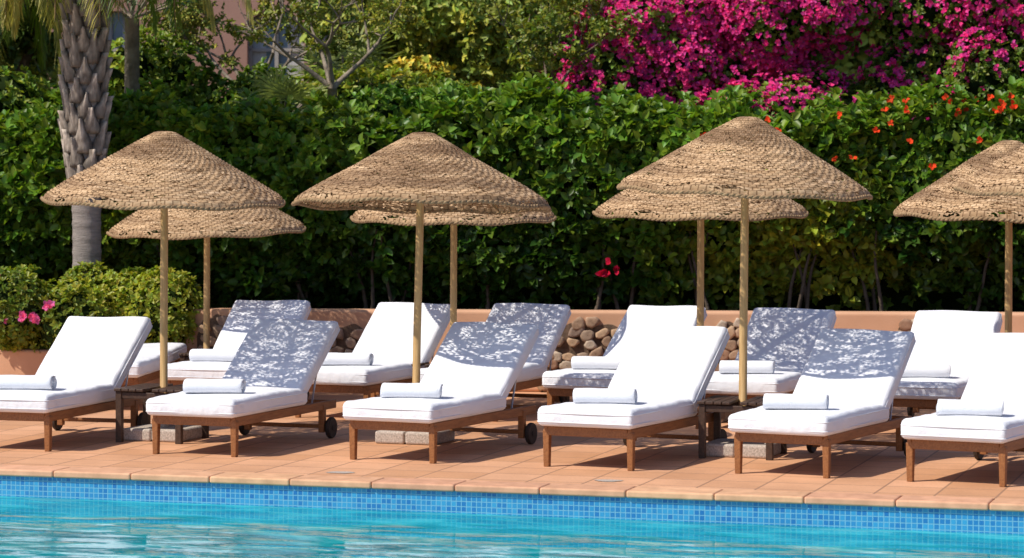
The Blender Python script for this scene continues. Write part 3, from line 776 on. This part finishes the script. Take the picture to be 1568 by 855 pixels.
# bougainvillea
bo=empty('bougainvillea'); cl=[]
for _ in range(52):
    x=random.uniform(1.3,8.5); zmax=4.2; z=random.uniform(2.6,zmax); cl.append(((x,30.6+random.uniform(-.5,.5)-.08*x,z),(random.uniform(.4,.65),.5,random.uniform(.32,.5))))
for p in((.95,2.95),(1.1,3.35),(1.5,3.1),(1.5,3.65),(1.95,3.95),(1.9,3.4),(2.4,4.1),(.85,3.05),(2.4,3.1),(2.0,2.8),(.75,3.2),(2.9,3.6),(3.3,3.0),(4.6,3.9),(5.2,3.6),(1.3,2.85),(4.2,3.1),(3.6,4.0)): cl.append(((p[0],30.2+random.uniform(-.1,.2),p[1]),(.38,.36,.34)))
r,P,D=clump_crown(cl,130,.056,.032,(.10,.17,.02),(.26,.32,.04),K=7)
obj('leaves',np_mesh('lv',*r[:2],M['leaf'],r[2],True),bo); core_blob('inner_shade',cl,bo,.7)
PP=[];DD=[]
for c,rr in cl:
    area=12.56*rr[0]*rr[2]; p,d=ell_points(int(area*520),c,rr,.90); p=p+d*(fnoise(p,5.0/max(rr))[:,None])*min(rr)*.22+d*.045
    k=(d[:,1]<.35); PP.append(p[k]);DD.append(d[k])
PP=np.concatenate(PP);DD=np.concatenate(DD)
nz_=.5*fnoise(PP,1.35,11)+.9*fnoise(PP,5.2,2)+1.0*fnoise(PP,12.0,5)
thr=-.08+.42*np.clip((PP[:,0]-2.8)/2.0,0,1)+.45*np.clip((3.15-PP[:,2])/.6,0,1)*(PP[:,0]>2.3)-.35*np.clip((PP[:,2]-3.5)/.4,0,1)
k=(nz_>thr)&(rng.uniform(size=len(PP))<.85); PP=PP[k];DD=unit(DD[k]+np.array([-.1,-.4,.4]))
t=rng.uniform(0,1,(len(PP),1)); col=np.array([.60,.018,.19])*(1-t)+np.array([.86,.09,.36])*t
r=rosettes(PP,DD,5,.038,.033,col,tilt=(45,88),hue=.25)
obj('flowers',np_mesh('fl',*r[:2],M['petal'],r[2],True),bo)

# distant tree mass
e=empty('distant_trees'); cl=[]
for _ in range(150):
    x=random.uniform(-18,18); z=random.uniform(1.5,6.3); y=39.5+random.uniform(-1.2,1.8)
    if -6.4<x<-2.2 and z>2.0: continue
    if .6<x<2.9 and z>3.2: continue
    cl.append(((x,y,z),(random.uniform(.8,1.3),.9,random.uniform(.6,1.0))))
r,P,D=clump_crown(cl,36,.18,.10,(.10,.16,.02),(.34,.38,.045),K=7,hue=.35)
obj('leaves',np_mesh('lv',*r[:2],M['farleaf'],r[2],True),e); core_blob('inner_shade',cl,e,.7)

# ---------------------------------------------------------------- buildings
def building(name,x0,x1,y,h,wins,mat,depth=9):
    e=empty(name); dp=.28
    xs=sorted(set([x0,x1]+[w[0] for w in wins]+[w[1] for w in wins])); zs=sorted(set([0,h]+[w[2] for w in wins]+[w[3] for w in wins]))
    mb=MB()
    for i in range(len(xs)-1):
        for j in range(len(zs)-1):
            cx=(xs[i]+xs[i+1])/2; cz=(zs[j]+zs[j+1])/2
            if any(w[0]<cx<w[1] and w[2]<cz<w[3] for w in wins): continue
            mb.poly([(xs[i],y,zs[j]),(xs[i+1],y,zs[j]),(xs[i+1],y,zs[j+1]),(xs[i],y,zs[j+1])])
    g=MB();c=MB();f=MB()
    for a,b_,z0,z1 in wins:
        mb.poly([(a,y,z0),(a,y+dp,z0),(a,y+dp,z1),(a,y,z1)]); mb.poly([(b_,y,z0),(b_,y,z1),(b_,y+dp,z1),(b_,y+dp,z0)])
        mb.poly([(a,y,z1),(a,y+dp,z1),(b_,y+dp,z1),(b_,y,z1)]); mb.poly([(a,y,z0),(b_,y,z0),(b_,y+dp,z0),(a,y+dp,z0)])
        rr=(b_-a)/2; hz=rr*.55
        for sg in(-1,1):
            pts=[((a+b_)/2+sg*rr,y+.01,z1)]
            for k in range(9):
                t=k/8*math.pi/2; pts.append(((a+b_)/2+sg*rr*math.cos(t),y+.01,z1-hz+hz*math.sin(t)))
            mb.poly(pts if sg<0 else pts[::-1])
        g.poly([(a,y+dp-.02,z0),(b_,y+dp-.02,z0),(b_,y+dp-.02,z1),(a,y+dp-.02,z1)])
        w_=(b_-a)*.28
        for q0 in(a+.03,b_-.03-w_): c.poly([(q0,y+dp-.035,z0),(q0+w_,y+dp-.035,z0),(q0+w_,y+dp-.035,z1),(q0,y+dp-.035,z1)])
        for xx in(a+.03,(a+b_)/2,b_-.03): f.box((xx,y+dp-.07,(z0+z1)/2),(.06,.05,z1-z0))
        f.box(((a+b_)/2,y+dp-.075,z0+(z1-z0)*.6),(b_-a,.04,.05)); f.box(((a+b_)/2,y-.05,z0-.05),(b_-a+.3,.3,.09))
    mb.poly([(x1,y,0),(x1,y+depth,0),(x1,y+depth,h),(x1,y,h)]); mb.poly([(x0,y+depth,0),(x0,y,0),(x0,y,h),(x0,y+depth,h)])
    mb.poly([(x1,y+depth,0),(x0,y+depth,0),(x0,y+depth,h),(x1,y+depth,h)]); mb.poly([(x0,y,h),(x1,y,h),(x1,y+depth,h),(x0,y+depth,h)])
    obj('walls',mb.mesh('walls',mat),e); obj('glass',g.mesh('glass',M['glass']),e); obj('curtains',c.mesh('curtains',M['curtain']),e); obj('window_frames',f.mesh('frames',M['frame']),e)
    p=MB(); p.box(((x0+x1)/2,y-.1,h+.12),(x1-x0+.5,.6,.24)); bev(obj('cornice',p.mesh('cornice',mat),e),.03,2)
    return e
building('pink_hotel_building',-15,-2.7,43.5,6.6,[(-4.20,-3.30,3.2,4.72),(-6.9,-5.9,3.2,4.72),(-8.9,-7.9,3.2,4.72),(-11.2,-10.2,3.2,4.72)],M['pinkwall'])
building('cream_hotel_building',.7,15,48,7.2,[(1.3,2.1,4.9,6.3),(4,5,4.9,6.3),(7,8,4.9,6.3),(10,11,4.9,6.3)],M['creamwall'])

# ---------------------------------------------------------------- light, sky, camera
sd=Vector((-.80,-.40,1.0)).normalized()
el=math.asin(sd.z); rot=math.atan2(sd.x,sd.y)
w=bpy.data.worlds.new('World'); scene.world=w; w.use_nodes=True; nt=w.node_tree
sk=nt.nodes.new('ShaderNodeTexSky'); sk.sky_type='NISHITA'; sk.sun_disc=False; sk.sun_elevation=el; sk.sun_rotation=rot
bg=nt.nodes['Background']; bg.inputs[1].default_value=.108
nt.links.new(mixc(nt,1.0,sk.outputs[0],(.88,.96,1.16),'MULTIPLY'),bg.inputs[0])
L=bpy.data.lights.new('sun','SUN'); L.energy=5.0; L.angle=math.radians(.5); L.color=(1,.94,.83)
so=bpy.data.objects.new('sun',L); so.rotation_euler=(-sd).to_track_quat('-Z','Y').to_euler(); so.location=(-10,-5,15); link(so)
cam=bpy.data.cameras.new('camera'); co=bpy.data.objects.new('camera',cam); link(co)
co.location=(0,0,2.1); co.rotation_euler=(math.radians(90),0,0)
cam.sensor_width=36; cam.lens=36*4200/1568; cam.shift_y=-157.5/1568; cam.clip_end=4000; cam.clip_start=.1
cam.dof.use_dof=True; cam.dof.focus_distance=21.5; cam.dof.aperture_fstop=3.2
scene.camera=co
